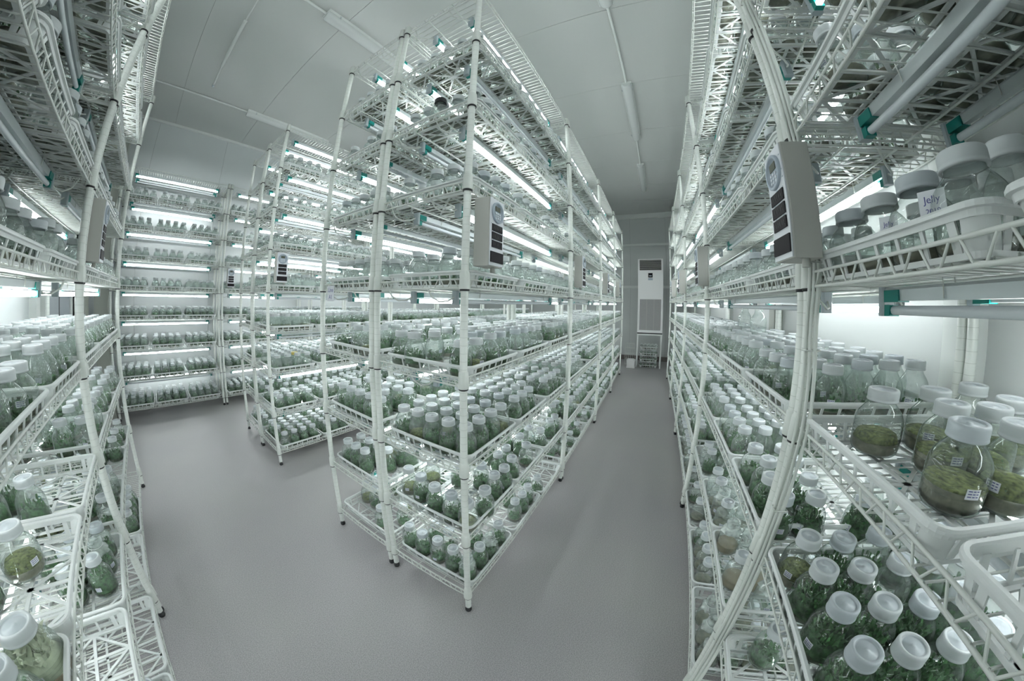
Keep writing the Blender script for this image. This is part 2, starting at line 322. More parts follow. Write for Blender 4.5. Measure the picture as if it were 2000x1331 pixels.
def tray_mesh():
    b = MB()
    band(b, [(.000, .047), (.000, .051), (.002, .054), (.008, .054), (.0095, .051), (.0095, .039), (.0065, .039), (.0055, .046)])
    band(b, [(.018, .007), (.015, .007), (.016, .000), (.026, .000), (.026, .003), (.019, .003)], .034)
    for sx in (-1, 1):                                   # bars of the slotted sides, bottom to top
        for k in range(8):
            y = -TD / 2 + .050 + (TD - .100) * k / 7; x0, x1 = sx * (TL / 2 - .0165), sx * (TL / 2 - .008)
            w = .0032 if k not in (0, 7) else .006
            b.add([(x0, y - w, .006), (x0, y + w, .006), (x0 - sx * .003, y + w, .006), (x0 - sx * .003, y - w, .006), (x1, y - w, .041), (x1, y + w, .041), (x1 - sx * .003, y + w, .041), (x1 - sx * .003, y - w, .041)],
                  [(0, 1, 5, 4), (1, 2, 6, 5), (2, 3, 7, 6), (3, 0, 4, 7)])
    for sy in (-1, 1):
        for k in range(7):
            x = -TL / 2 + .050 + (TL - .100) * k / 6; y0, y1 = sy * (TD / 2 - .0165), sy * (TD / 2 - .008); w = .0032 if k not in (0, 6) else .006
            b.add([(x - w, y0, .006), (x + w, y0, .006), (x + w, y0 - sy * .003, .006), (x - w, y0 - sy * .003, .006), (x - w, y1, .041), (x + w, y1, .041), (x + w, y1 - sy * .003, .041), (x - w, y1 - sy * .003, .041)],
                  [(0, 1, 5, 4), (1, 2, 6, 5), (2, 3, 7, 6), (3, 0, 4, 7)])
    for sx in (-1, 1):                                   # solid rounded corners
        for sy in (-1, 1):
            lo, hi = [], []
            for k in range(6):
                a = PI / 2 * k / 5
                lo.append((sx * (TL / 2 - .0165 - .026 + .026 * math.cos(a)), sy * (TD / 2 - .0165 - .026 + .026 * math.sin(a)), .004)); hi.append((sx * (TL / 2 - .008 - .028 + .028 * math.cos(a)), sy * (TD / 2 - .008 - .028 + .028 * math.sin(a)), .042))
            b.add(lo + hi, [(k, k + 1, 7 + k, 6 + k) for k in range(5)], 0, True)
    def bar(p, q, w):
        p, q = Vector((*p, 0)), Vector((*q, 0)); d = (q - p).normalized(); s = Vector((-d.y, d.x, 0)) * w
        vs = [p + s, p - s, q - s, q + s]; b.add([(v.x, v.y, .0005) for v in vs] + [(v.x, v.y, .0035) for v in vs], [(3, 2, 1, 0), (4, 5, 6, 7), (0, 1, 5, 4), (1, 2, 6, 5), (2, 3, 7, 6), (3, 0, 4, 7)])
    hx, hy = TL / 2 - .022, TD / 2 - .022; nx, ny = 4, 4
    for i in range(1, nx): bar((-hx + 2 * hx * i / nx, -hy), (-hx + 2 * hx * i / nx, hy), .0045)
    for j in range(1, ny): bar((-hx, -hy + 2 * hy * j / ny), (hx, -hy + 2 * hy * j / ny), .0045)
    for i in range(nx):
        for j in range(ny):
            xa, xb, ya, yb = -hx + 2 * hx * i / nx, -hx + 2 * hx * (i + 1) / nx, -hy + 2 * hy * j / ny, -hy + 2 * hy * (j + 1) / ny
            if (i + j) % 2: bar((xa, ya), (xb, yb), .0038)
            else: bar((xa, yb), (xb, ya), .0038)
    return b.mesh('slotted_tray', 'tray')
TRAY = tray_mesh()
USLOT = (.6 - .387, .6, .6 + .387)
VMID = .207

# ------------------------------------------------------------------ culture bottles
def bottle_meshes(n):
    b = MB(); b.lathe([(0, .005), (.034, .003), (.039, .004), (.0425, .009), (.0438, .017), (.044, .036), (.044, .057), (.0428, .066), (.0392, .075), (.0325, .084), (.0265, .0905), (.0236, .0955), (.0228, .101), (.0228, .109)], n)
    if n > 20:
        for z in (.030, .037, .044, .051): b.lathe([(.0440, z - .0007), (.0445, z), (.0440, z + .0007)], n)
    gl = b.mesh('glass_body', 'glass_clear' if n > 20 else 'glass')
    def lid(mt):
        b = MB(); b.lathe([(.0225, .096), (.0262, .096), (.0266, .0975), (.0262, .0995), (.0256, .1005), (.0260, .1025), (.0260, .1145), (.0252, .1175), (.0242, .1185), (.0205, .1185), (.0196, .1162)], n); b.lathe([(.0196, .1162), (.0175, .1150), (.0165, .1157), (.005, .1157), (.0038, .1174), (0, .1176)], n, 1); return b.mesh('lid', mt, mt if mt in ('yellow', 'black') else 'lid_grey')
    def gel(h, mt):
        b = MB(); b.lathe([(0, .0055), (.036, .0055), (.0415, .011), (.0428, .018), (.0432, h - .001), (.042, h + .0005), (0, h)], max(12, n // 2)); return b.mesh('medium', mt)
    def shoots(h, leaves, top, mt, seed, size=.017):
        rnd = random.Random(seed); b = MB(); m2 = max(10, n // 2)
        b.lathe([(.040, .014), (.0415, .02), (.0412, h * .7), (.036, h), (.020, h + .004), (0, h + .003)], m2, 0, jitter=lambda j, k, rnd=rnd: 1 + rnd.uniform(-.08, .03))
        for _ in range(leaves):
            a = rnd.uniform(0, 2 * PI); r = .040 * math.sqrt(rnd.random()); z = h - .006 + rnd.random() * (top - h)
            if z > .06: r *= .7
            d = Vector((math.cos(a) * rnd.uniform(-.4, .6), math.sin(a) * rnd.uniform(-.4, .6), rnd.uniform(.1, .9)))
            b.quad_leaf((r * math.cos(a) * .85, r * math.sin(a) * .85, z), d, (rnd.uniform(-.5, .5), rnd.uniform(-.5, .5), 1), size * rnd.uniform(.6, 1.2), size * .42, 1)
        return b.mesh('shoots', mt, 'leaf' if mt != 'pale' else 'pale')
    hi = n > 20; q = 3 if hi else 1
    rf = random.Random(21); b = MB()
    b.lathe([(0, .1185), (.016, .1195), (.0255, .118), (.0275, .113), (.0272, .104), (.0255, .098), (.030, .092), (.036, .086), (.040, .079)], max(18, n), 0, jitter=lambda j, k: 1 + (rf.uniform(-.03, .03) if j < 6 else rf.uniform(-.14, .14)))
    b.path([(.0265 * math.cos(a), .0265 * math.sin(a), .099) for a in [2 * PI * k / 14 for k in range(15)]] + [(.034, .004, .097), (.046, .008, .099)], .0010, 4, 1)
    film = b.mesh('film_cover', 'film', 'tray')
    out = {'glass': gl, 'lid': [lid('lid'), lid('lid_grey'), lid('yellow'), lid('black'), film]}
    out['kind'] = {'green': [('medium', gel(.020, 'gel_green')), ('shoots', shoots(.044, 45 * q, .060, 'shoot', 1))], 'lush': [('medium', gel(.018, 'gel_green')), ('shoots', shoots(.056, 40 * q, .072, 'shoot', 5))],
                   'sparse': [('medium', gel(.019, 'gel_brown')), ('shoots', shoots(.022, 26 * q, .034, 'shoot', 2))], 'moss': [('medium', gel(.026, 'gel_brown')), ('shoots', shoots(.040, 14 * q, .042, 'moss', 3, .008))],
                   'brown': [('medium', gel(.038, 'gel_brown')), ('moss', gel(.0395, 'moss'))], 'thin': [('medium', gel(.020, 'gel_brown'))], 'amber': [('medium', gel(.034, 'gel_amber'))], 'empty': [], 'pale': [('medium', gel(.024, 'gel_amber')), ('shoots', shoots(.05, 30 * q, .07, 'pale', 4, .03))]}
    return out
HI, LO = bottle_meshes(30), bottle_meshes(14)
for st_, sc_ in ((HI, (.92, .92, 1.08)), (LO, (.92, .92, 1.18))):
    for me_ in dict.fromkeys([st_['glass']] + [me_ for ps in st_['kind'].values() for _, me_ in ps]): me_.transform(Matrix.Diagonal((*sc_, 1)))
    for me_ in dict.fromkeys(st_['lid']): me_.transform(Matrix.Translation((0, 0, .118 * sc_[2] - .118)) if me_.name.startswith('lid') else Matrix.Diagonal((.95, .95, sc_[2], 1)))
def sticker_mesh():
    b = MB(); r = .0413; n = 4; vs = []
    for k in range(n + 1):
        a = -.22 + .44 * k / n
        for z in (.036, .051): vs.append((r * math.cos(a), r * math.sin(a), z))
    b.add(vs, [(2 * k, 2 * k + 2, 2 * k + 3, 2 * k + 1) for k in range(n)], 0)
    for z in (.0475, .0435, .0395):
        for a0, a1 in ((-.17, -.05), (-.02, .06), (.09, .16)):
            b.add([((r + .0003) * math.cos(a), (r + .0003) * math.sin(a), zz) for a, zz in ((a0, z), (a1, z), (a1, z + .0013), (a0, z + .0013))], [(0, 1, 2, 3)], 1)
    return b.mesh('sticker', 'paper', 'ink')
STICK = sticker_mesh()
LOOK = {'green': 'green-shoot bottle', 'lush': 'lush green bottle', 'sparse': 'sparsely planted bottle', 'moss': 'olive moss bottle', 'brown': 'brown-medium bottle', 'thin': 'clear bottle', 'amber': 'amber-medium bottle', 'empty': 'empty clear bottle', 'pale': 'pale-leaved bottle'}
ORD = ('first', 'second', 'third', 'fourth', 'fifth', 'sixth', 'seventh', 'eighth', 'ninth', 'tenth', 'eleventh', 'twelfth', 'thirteenth', 'fourteenth', 'fifteenth', 'sixteenth', 'seventeenth', 'eighteenth', 'nineteenth', 'twentieth')
ROW = ('front', 'second', 'middle', 'fourth', 'back')
UO = (-.129, -.043, .043, .129)

# explicit bottles in the trays that show largest: world positions and kinds
EXPL = {
 ('R0', 4, 0): [(.58, -.465, 'moss'), (.392, -.472, 'brown'), (.485, -.535, 'brown'), (.455, -.60, 'moss'), (.60, -.715, 'brown'), (.575, -.585, 'brown'), (.375, -.56, 'moss'), (.49, -.69, 'brown')],
 ('R0', 4, 1): [(.165, -.455, 'brown'), (.08, -.46, 'moss'), (.20, -.60, 'brown')],
 ('R0', 2, 0): [(.603, -.441, 'green')],
 ('C0', 1, 0): [(.81, .935, 'green'), (.811, .85, 'green'), (.819, .763, 'sparse'), (.816, .672, 'green'), (.805, .588, 'lush'), (.895, .583, 'lush'), (.975, .578, 'green'), (1.07, .586, 'green'), (.901, .848, 'green'), (.90, .76, 'sparse'), (.99, .67, 'green')],
 ('C0', 1, 1): [(1.36, .593, 'green'), (1.28, .60, 'sparse'), (1.445, .598, 'green'), (1.37, .68, 'green')],
 ('C0', 1, 2): [(1.56, .585, 'green'), (1.57, .67, 'green'), (1.65, .9, 'sparse')],
 ('C0', 2, 0): [(.832, .85, 'green'), (.81, .75, 'lush'), (.806, .66, 'green'), (.80, .575, 'moss'), (.91, .565, 'green'), (1.105, .58, 'lush'), (1.068, .684, 'green'), (1.03, .59, 'green'), (.84, .935, 'moss'), (.96, .90, 'brown'), (1.02, .78, 'green')],
 ('C0', 4, 0): [(.79, .82, 'green'), (.80, .905, 'green'), (.88, .90, 'sparse'), (.885, .80, 'sparse'), (.80, .60, 'green'), (.885, .595, 'moss'), (.97, .585, 'green'), (1.055, .59, 'green'), (1.05, .68, 'green'), (.96, .67, 'sparse'), (1.05, .78, 'green'), (1.05, .87, 'sparse'), (.965, .87, 'sparse')],
 ('L0', 3, 2): [(-.417, 1.075, 'green'), (-.52, 1.08, 'lush'), (-.50, 1.175, 'green'), (-.59, 1.15, 'green'), (-.60, 1.26, 'lush'), (-.66, 1.07, 'green')],
 ('L0', 3, 1): [(-.411, .885, 'moss'), (-.475, .79, 'lush'), (-.50, .69, 'green'), (-.57, .86, 'lush'), (-.60, .76, 'green')],
 ('L0', 3, 0): [(-.333, .584, 'pale'), (-.43, .55, 'green'), (-.34, .49, 'green')],
 ('L0', 2, 2): [(-.345, 1.333, 'green'), (-.345, 1.245, 'green'), (-.347, 1.155, 'lush'), (-.435, 1.32, 'green'), (-.44, 1.23, 'lush'), (-.44, 1.14, 'green'), (-.53, 1.3, 'green')],
 ('L0', 2, 1): [(-.50, .95, 'green'), (-.50, .86, 'lush'), (-.50, .77, 'green'), (-.59, .9, 'green')],
 ('L1', 1, 1): [(-.33, 2.205, 'green'), (-.33, 2.115, 'green'), (-.33, 2.027, 'green'), (-.33, 1.94, 'green'), (-.42, 2.2, 'green'), (-.42, 2.11, 'green'), (-.42, 2.02, 'green'), (-.42, 1.935, 'green')],
 ('L1', 1, 0): [(-.55, 1.6, 'green'), (-.55, 1.7, 'sparse')],
 ('L0', 1, 2): [(-.60, 1.3, 'green')], ('L0', 1, 1): [(-.34, .92, 'green'), (-.42, .9, 'sparse'), (-.55, .8, 'green')],
 ('R1', 3, 2): [(.745, -.39, 'green'), (.75, -.48, 'lush'), (.84, -.385, 'green'), (.845, -.50, 'green'), (.92, -.40, 'green'), (.93, -.49, 'green'), (.745, -.62, 'lush'), (.74, -.71, 'lush'), (.83, -.70, 'green'), (1.01, -.385, 'green'), (1.015, -.48, 'green')],
}
PROB = {('K0', 1): .5, ('K0', 2): .8, ('K0', 4): .55, ('K0', 3): .85, ('R1', 2): .7, ('R1', 1): .75, ('L1', 3): .55, ('L1', 2): .8, ('C1', 1): .5, ('C1', 2): .6, ('R0', 1): .4, ('R0', 2): .12, ('B0', 2): .8, ('C0', 2): .55}
FILM = {('L1', 3): .6, ('L1', 2): .7, ('L0', 2): .2, ('C0', 1): .35, ('K0', 1): .3, ('R1', 1): .5, ('R1', 2): .4, ('R0', 1): .5}
def content(rk, lv, t, rnd):
    key = (rk, lv, t)
    r = RACKS[rk]
    if key in EXPL: return [(x, y, k, i, None) for i, (x, y, k) in enumerate(EXPL[key])]
    p = PROB.get((rk, lv), .9 if lv >= 5 else .95)
    if rk == 'R0' and lv == 3: p = 1.0
    res = []
    base = rnd.random()
    for j in range(5):
        for i in range(4):
            if rnd.random() > p: continue
            if lv >= 6: k = 'thin' if rnd.random() < .6 else 'sparse'
            elif lv == 5: k = 'thin' if rk in ('R0', 'R1') or rnd.random() < .5 else 'sparse'
            elif rk == 'R1' and lv == 2: k = ('amber', 'green', 'thin')[(t + 1) % 3] if rnd.random() < .8 else 'empty'
            elif rk[0] == 'R' and lv == 1: k = 'thin' if rnd.random() < .6 else 'sparse'
            elif rk[0] == 'D': k = 'green' if rnd.random() < .7 else 'sparse'
            else: k = ('green', 'lush', 'sparse', 'moss')[0 if base < .55 else 1 if base < .75 else 2] if rnd.random() < .8 else rnd.choice(('sparse', 'moss', 'green'))
            q = r.at(USLOT[t] + UO[i] + rnd.uniform(-.003, .003), .052 + .0805 * j + rnd.uniform(-.002, .002), 0)
            res.append((q.x, q.y, k, j, i))
    return res

trays, bottles = [], []
rnd = random.Random(11)
for rk, r in RACKS.items():
    for lv in range(1, 9):
        for t in range(3):
            c = r.at(USLOT[t], VMID, DECK[lv] + .004)
            if rk == 'L1' and lv == 1 and t == 2: continue
            near = t if r.near_u0 == (rk != 'R0') or rk == 'R0' else 2 - t
            if rk in ('R1', 'R2', 'R3', 'R4', 'K0', 'K1', 'K2', 'K3', 'E0', 'E1', 'E2'): near = 2 - t
            elif rk == 'L0': near = t
            else: near = t
            pos = ('first', 'middle', 'last')[near]
            trays.append(dict(d=dist(c), c=c, rot=r.rot, rk=rk, lv=lv, pos=pos, vis=in_frame(c)))
            for x, y, k, j, i in content(rk, lv, t, rnd):
                where = ('%s row %s' % (ROW[j], ORD[i])) if i is not None else ORD[j] + ' standing'
                p = Vector((x, y, DECK[lv] + .008))
                d = dist(p) + (.6 * j if lv >= 5 and i is not None else .12 * j if i is not None else 0)
                bottles.append(dict(d=d, p=p, k=k, where=where, pos=pos, rk=rk, lv=lv, vis=in_frame(p + Vector((0, 0, .06)), 15), lid=4 if rnd.random() < FILM.get((rk, lv), 0) else 0 if rnd.random() < .8 else 1))

def gn_instances(name, pts, sources, label, cat, group):
    """ONE stuff object: points carrying a turn and a kind, a geometry-node copy of the source meshes on each."""
    me = bpy.data.meshes.new(name); me.from_pydata([p[0] for p in pts], [], [])
    a = me.attributes.new('turn', 'FLOAT', 'POINT'); a.data.foreach_set('value', [p[1] for p in pts])
    a = me.attributes.new('sort', 'INT', 'POINT'); a.data.foreach_set('value', [p[2] for p in pts])
    o = obj(name, me, label=label, cat=cat, group=group, kind='stuff')
    ng = bpy.data.node_groups.new(name, 'GeometryNodeTree'); ng.interface.new_socket('Geometry', in_out='INPUT', socket_type='NodeSocketGeometry'); ng.interface.new_socket('Geometry', in_out='OUTPUT', socket_type='NodeSocketGeometry')
    N, L = ng.nodes.new, ng.links.new
    gi, go = N('NodeGroupInput'), N('NodeGroupOutput'); join = N('GeometryNodeJoinGeometry')
    rt = N('GeometryNodeInputNamedAttribute'); rt.data_type = 'FLOAT'; rt.inputs[0].default_value = 'turn'
    st = N('GeometryNodeInputNamedAttribute'); st.data_type = 'INT'; st.inputs[0].default_value = 'sort'
    cx = N('ShaderNodeCombineXYZ'); L(rt.outputs[0], cx.inputs[2]); er = N('FunctionNodeEulerToRotation'); L(cx.outputs[0], er.inputs[0])
    for i, src in enumerate(sources):
        cmp_ = N('FunctionNodeCompare'); cmp_.data_type = 'INT'; cmp_.operation = 'EQUAL'; L(st.outputs[0], [s for s in cmp_.inputs if s.type == 'INT'][0]); [s for s in cmp_.inputs if s.type == 'INT'][1].default_value = i
        jn = N('GeometryNodeJoinGeometry')
        for so in src:
            oi = N('GeometryNodeObjectInfo'); oi.transform_space = 'ORIGINAL'; oi.inputs[0].default_value = so; L(oi.outputs['Geometry'], jn.inputs[0])
        ip = N('GeometryNodeInstanceOnPoints'); L(gi.outputs[0], ip.inputs['Points']); L(cmp_.outputs[0], ip.inputs['Selection']); L(jn.outputs[0], ip.inputs['Instance']); L(er.outputs[0], ip.inputs['Rotation'])
        L(ip.outputs[0], join.inputs[0])
    L(join.outputs[0], go.inputs[0])
    md = o.modifiers.new('copies', 'NODES'); md.node_group = ng; return o

# trays: the 300 largest one by one, the rest as one
trays.sort(key=lambda t: (not t['vis'], t['d']))
first = None
for t in trays[:296]:
    o = obj('slotted_tray', TRAY, None, t['c'], t['rot'], 'white slotted plastic tray, %s of three, %s shelf, %s' % (t['pos'], WORD[t['lv']], RACKS[t['rk']].phrase), 'tray', 'slotted trays on the racks')
    first = first or o
gn_instances('slotted_trays', [(t['c'], t['rot'], 0) for t in trays[296:]], [[first]], 'white slotted plastic trays on the more distant racks', 'tray', 'slotted trays on the racks')

# bottles: the 300 largest one by one with their parts, the rest as one
bottles.sort(key=lambda b: (not b['vis'], b['d']))
KINDS = ('green', 'lush', 'sparse', 'moss', 'brown', 'thin', 'amber', 'empty', 'pale')
proto = {}
used = {}
brnd = random.Random(5)
def make_bottle(p, k, label, ms, lid=0, sticker=False, group='culture bottles in the trays', scale=1.0, no_lid=False):
    root = thing('culture_bottle', p, brnd.uniform(0, 2 * PI), label, 'bottle', group); root.scale = scale if isinstance(scale, tuple) else (scale,) * 3
    parts = [obj('glass_body', ms['glass'], root)]
    if not no_lid: parts.append(obj('film_cover' if lid == 4 else 'lid', ms['lid'][lid], root))
    for nm, me in ms['kind'][k]: parts.append(obj(nm, me, root))
    if sticker:
        to = CAM - Vector(p); obj('sticker', STICK, root, (0, 0, 0), math.atan2(to.y, to.x) - root.rotation_euler.z + brnd.uniform(-.7, .7), label='small white paper sticker')
    return parts
NB = 278
for n, b in enumerate(bottles[:NB]):
    hi = b['d'] < 1.15
    lab = '%s, %s, %s tray, %s shelf, %s' % (LOOK[b['k']] if b['lid'] != 4 else LOOK[b['k']].replace('bottle', 'film-covered bottle').replace('empty clear ', 'empty '), b['where'], b['pos'], WORD[b['lv']], RACKS[b['rk']].phrase)
    lid = 3 if False else b['lid']
    wide = (b['rk'] in ('R0', 'L0') and b['lv'] in (4, 5)) or (b['rk'], b['lv']) == ('L0', 3)
    parts = make_bottle(b['p'], b['k'], lab, HI if hi else LO, lid, brnd.random() < (.55 if hi else .25), scale=(1.13, 1.13, .94) if wide and hi else 1.0)
    if not hi and b['lid'] == 0: proto.setdefault(b['k'], parts[:2 + len(LO['kind'][b['k']])])
rest = []
plist = [k for k in KINDS if k in proto]
for b in bottles[NB:]:
    k = b['k'] if b['k'] in proto else 'green'
    rest.append((b['p'], brnd.uniform(0, 6.28), plist.index(k)))
gn_instances('culture_bottles', rest, [proto[k] for k in plist], 'many small lidded glass culture bottles on the more distant shelves', 'bottle', 'culture bottles in the trays')
# odd ones out
make_bottle((.99, 2.50, DECK[3] + .008), 'sparse', 'bottle with a yellow lid in a front tray of the far island', LO, 2)
make_bottle((.79, .744, DECK[7] + .008), 'thin', 'bottle with a black lid high on the island corner rack', LO, 3)
make_bottle((1.44, -.41, DECK[5] + .008), 'empty', 'small bottle with a black cap on the wall rack past cables', LO, 3, scale=.9)
for y, x, s in ((-.60, 2.02, 'open upturned jar standing on lids, the farther of two'), (-.56, 1.64, 'open upturned jar standing on lids, the closer of two')):
    make_bottle((x, y, DECK[4] + .127), 'empty', s, LO, no_lid=True, group='upturned jars')

# ------------------------------------------------------------------ growing lamps under the shelves
def lamp_meshes():
    out = {}
    b = MB(); prof = [(-.008, -.010), (.008, -.010), (.0095, -.014), (.008, -.032), (-.008, -.032), (-.0095, -.014)]
    n = len(prof); b.add([(-.5, y, z) for y, z in prof] + [(.5, y, z) for y, z in prof], [(i, (i + 1) % n, n + (i + 1) % n, n + i) for i in range(n)] + [tuple(range(n - 1, -1, -1)), tuple(range(n, 2 * n))])
    out['body'] = b.mesh('lamp_body', 'alu')
    for s in ('on', 'off'):
        b = MB(); b.path([(-.485, 0, -.0475), (.485, 0, -.0475)], .0082, 10 if s == 'off' else 8); out['tube_' + s] = b.mesh('tube', 'tube_' + s)
    b = MB(); b.bbox((-.012, -.0135, -.058), (.004, .0135, -.008), .004, 0); b.box((.004, -.0118, -.034), (.042, .0118, -.014), 1); b.box((.004, -.0105, -.0575), (.018, .0105, -.0385), 1); out['cap'] = b.mesh('end_socket', 'cap', 'teal')
    b = MB(); b.path([(0, -.011, -.03), (0, -.012, .006), (0, 0, .011), (0, .012, .006), (0, .011, -.03)], .0013, 4)
    out['hook'] = b.mesh('wire_hook', 'enamel')
    b = MB(); b.path([(.508, 0, -.03), (.535, -.01, -.045), (.56, -.03, -.048), (.572, -.055, -.03), (.578, -.07, .0), (.58, -.08, .03)], .003, 6); out['lead'] = b.mesh('lead', 'cable')
    return out
LAMP = lamp_meshes()
lr = random.Random(3)
LIT = {('R0', 6): (0, 0), ('R0', 5): (0, 1), ('R0', 7): (1, 0), ('R0', 4): (0, 1), ('R1', 6): (0, 1), ('R1', 5): (0, 1), ('R1', 7): (0, 1), ('L1', 9): (1, 1), ('L0', 9): (1, 1), ('R0', 9): (1, 1), ('R1', 9): (1, 1), ('R2', 9): (1, 1), ('B0', 9): (1, 1), ('C1', 9): (1, 1), ('C1', 4): (0, 1), ('C2', 4): (0, 1), ('C3', 4): (0, 1), ('C1', 3): (0, 1), ('C2', 3): (0, 1), ('C3', 3): (0, 1), ('C0', 3): (0, 1), ('C0', 2): (0, 1), ('C1', 2): (0, 1), ('C0', 9): (1, 1), ('C0', 8): (0, 1), ('C0', 7): (1, 0), ('C0', 6): (1, 0), ('C0', 5): (0, 1), ('C0', 4): (0, 1),
       ('K0', 9): (1, 1), ('K0', 8): (0, 1), ('K0', 7): (1, 0), ('K0', 6): (1, 0), ('K0', 5): (1, 0), ('L1', 5): (1, 1), ('L0', 5): (1, 0), ('L0', 6): (0, 0), ('L1', 6): (0, 1), ('L1', 7): (0, 0), ('L0', 7): (0, 0)}
for rk, r in RACKS.items():
    single = rk in ('C2', 'C3', 'K1', 'K2', 'K3', 'B2', 'B3', 'E0', 'E1', 'E2', 'R3', 'R4', 'D1', 'D2', 'B1')
    for lv in range(2, 10):
        if rk in ('R2', 'R3', 'R4', 'C2', 'C3') and lv > 4 and (rk, lv) not in LIT: LIT[(rk, lv)] = (1, 0)
        pat = LIT.get((rk, lv)) or ((1, 0) if lr.random() < (.75 if rk[0] in 'DB' else .5) else (0, 1))
        for i, v in enumerate((.11, .325) if lv > 4 or rk[0] in 'BDE' else (.20, .33)):
            if single and not pat[i]: continue
            on = pat[i]
            p = r.at(.6, v, DECK[lv])
            lab = '%s tube lamp, %s one under the %s shelf, %s' % ('glowing' if on else 'unlit', 'front' if i == 0 else 'rear', WORD[lv], r.phrase)
            flip = rk in ('R0', 'R1', 'R2', 'R3', 'R4', 'K0', 'K1', 'K2', 'K3', 'L0', 'E0', 'E1', 'E2')
            root = thing('tube_lamp', p, r.rot + (0 if flip else PI), lab, 'lamp', 'tube lamps under the shelves')
            obj('lamp_body', LAMP['body'], root); obj('tube', LAMP['tube_on' if on else 'tube_off'], root)
            obj('socket', LAMP['cap'], root, (-.5, 0, 0)); obj('socket', LAMP['cap'], root, (.5, 0, 0), PI)
            obj('wire_hook', LAMP['hook'], root, (-.36, 0, 0)); obj('wire_hook', LAMP['hook'], root, (.36, 0, 0)); obj('lead', LAMP['lead'], root)

# ------------------------------------------------------------------ timer boxes
def timer_meshes():
    o = {}
    b = MB(); b.bbox((-.044, -.060, 0), (.044, 0, .225), .003); b.path([(.03, -.03, 0), (.03, -.03, -.016)], .008, 10); o['case'] = b.mesh('case', 'box')
    b = MB(); b.box((-.043, -.0625, .002), (.043, -.060, .223)); o['face'] = b.mesh('face', 'face')
    b = MB(); n = 28; rings = []
    for r_, y in ((.036, -.0625), (.036, -.068), (.0325, -.0695), (.029, -.068), (.029, -.064), (0, -.064)):
        rings.append([(r_ * math.cos(2 * PI * k / n), y, .178 + r_ * math.sin(2 * PI * k / n)) for k in range(n)])
    b.add([q for rg in rings for q in rg], [(i * n + k, i * n + (k + 1) % n, (i + 1) * n + (k + 1) % n, (i + 1) * n + k) for i in range(5) for k in range(n)], 0, True); o['dial'] = b.mesh('dial', 'dial')
    b = MB(); b.box((-.015, -.0655, .182), (.015, -.0635, .198)); o['lcd'] = b.mesh('display', 'lcd')
    b = MB()
    for i in range(3):
        for j in range(3): b.path([(-.012 + .012 * i, -.064, .158 + .008 * j), (-.012 + .012 * i, -.0665, .158 + .008 * j)], .0032, 8)
    o['buttons'] = b.mesh('buttons', 'face')
    b = MB(); b.bbox((-.033, -.0655, 0), (.033, -.0625, .022), .0012)
    for x in (-.02, .0, .02):
        for dx in (-.004, .004): b.box((x + dx - .0012, -.0662, .007), (x + dx + .0012, -.0655, .015), 1)
    o['socket'] = b.mesh('socket', 'socket', 'black')
    b = MB(); b.bbox((-.041, -.0655, 0), (.041, -.0625, .034), .0012); o['big'] = b.mesh('terminal_cover', 'socket')
    b = MB()
    for x, z in ((-.036, .136), (0, .138), (.03, .137), (-.02, .112), (.02, .112), (-.02, .084), (.02, .084), (.037, .2), (.037, .17), (.037, .155)): b.box((x - .0025, -.063, z), (x + .0025, -.0624, z + .0022))
    o['marks'] = b.mesh('printed_marks', 'dial')
    return o
TM = timer_meshes()
def timer(loc, rot, label):
    t = thing('timer_box', loc, rot, label, 'timer', 'timer boxes on the rack posts')
    obj('case', TM['case'], t); f = obj('face', TM['face'], t); d = obj('dial', TM['dial'], t); obj('display', TM['lcd'], d); obj('buttons', TM['buttons'], d)
    for z in (.114, .087, .060): obj('socket', TM['socket'], t, (0, 0, z))
    obj('terminal_cover', TM['big'], t, (0, 0, .012)); obj('printed_marks', TM['marks'], f, kind='stuff'); return t
Z = 1.447
timer((.805, .530, Z), 0, 'grey timer box with dark sockets on the island corner post')
for i, wd in enumerate(('second', 'third', 'fourth')): timer((.805 + 1.23 * (i + 1) + .02, .530, Z), 0, 'grey timer box on the %s post along the island aisle' % wd)
timer((.632, -.330, 1.422), PI, 'big grey timer box above the cable bundle on the aisle wall rack')
for i, wd in enumerate(('first', 'second', 'third')): timer((1.862 + 1.23 * i, -.330, Z), PI, 'grey timer box on the %s aisle wall post past the cable bundle' % wd)
timer((-.293, 1.535, Z), PI / 2, 'grey timer box seen side on, on the entrance rack post')
timer((.818, 2.385, Z), 0, 'white-faced timer box on the far island corner post')
timer((.803, 4.24, Z), 0, 'small timer box on the second back wall rack')

# ------------------------------------------------------------------ cables down the aisle wall post
cb = thing('cable_bundle', (.655, -.335, 0), 0, 'bundle of white cables tied along the post below the big timer', 'cables')
for k, (dx, dy, w) in enumerate(((-.004, .010, .008), (-.010, .004, .016), (-.015, -.003, .022), (-.008, -.010, .012))):
    pts = [(dx, dy, 2.62), (dx - .004, dy, 2.2), (dx, dy, 1.75), (dx + .003, dy - .01, 1.45), (dx, dy, 1.30), (dx - w * .6, dy, 1.20), (dx - w, dy, 1.10), (dx - w * .5, dy, .98), (dx, dy, .85), (dx + .004, dy, .55), (dx, dy, .30), (dx, dy, .05)]
    pts = [Vector(p) for p in pts]; sm = []
    for i in range(len(pts) - 1):
        p0, p1, p2, p3 = pts[max(i - 1, 0)], pts[i], pts[i + 1], pts[min(i + 2, len(pts) - 1)]
        for q in range(4):
            t = q / 4; sm.append(.5 * (2 * p1 + (p2 - p0) * t + (2 * p0 - 5 * p1 + 4 * p2 - p3) * t * t + (3 * p1 - p0 - 3 * p2 + p3) * t ** 3))
    b = MB(); b.path(sm + [pts[-1]], .0038, 7); obj('cable', b.mesh('cable', 'cable'), cb)
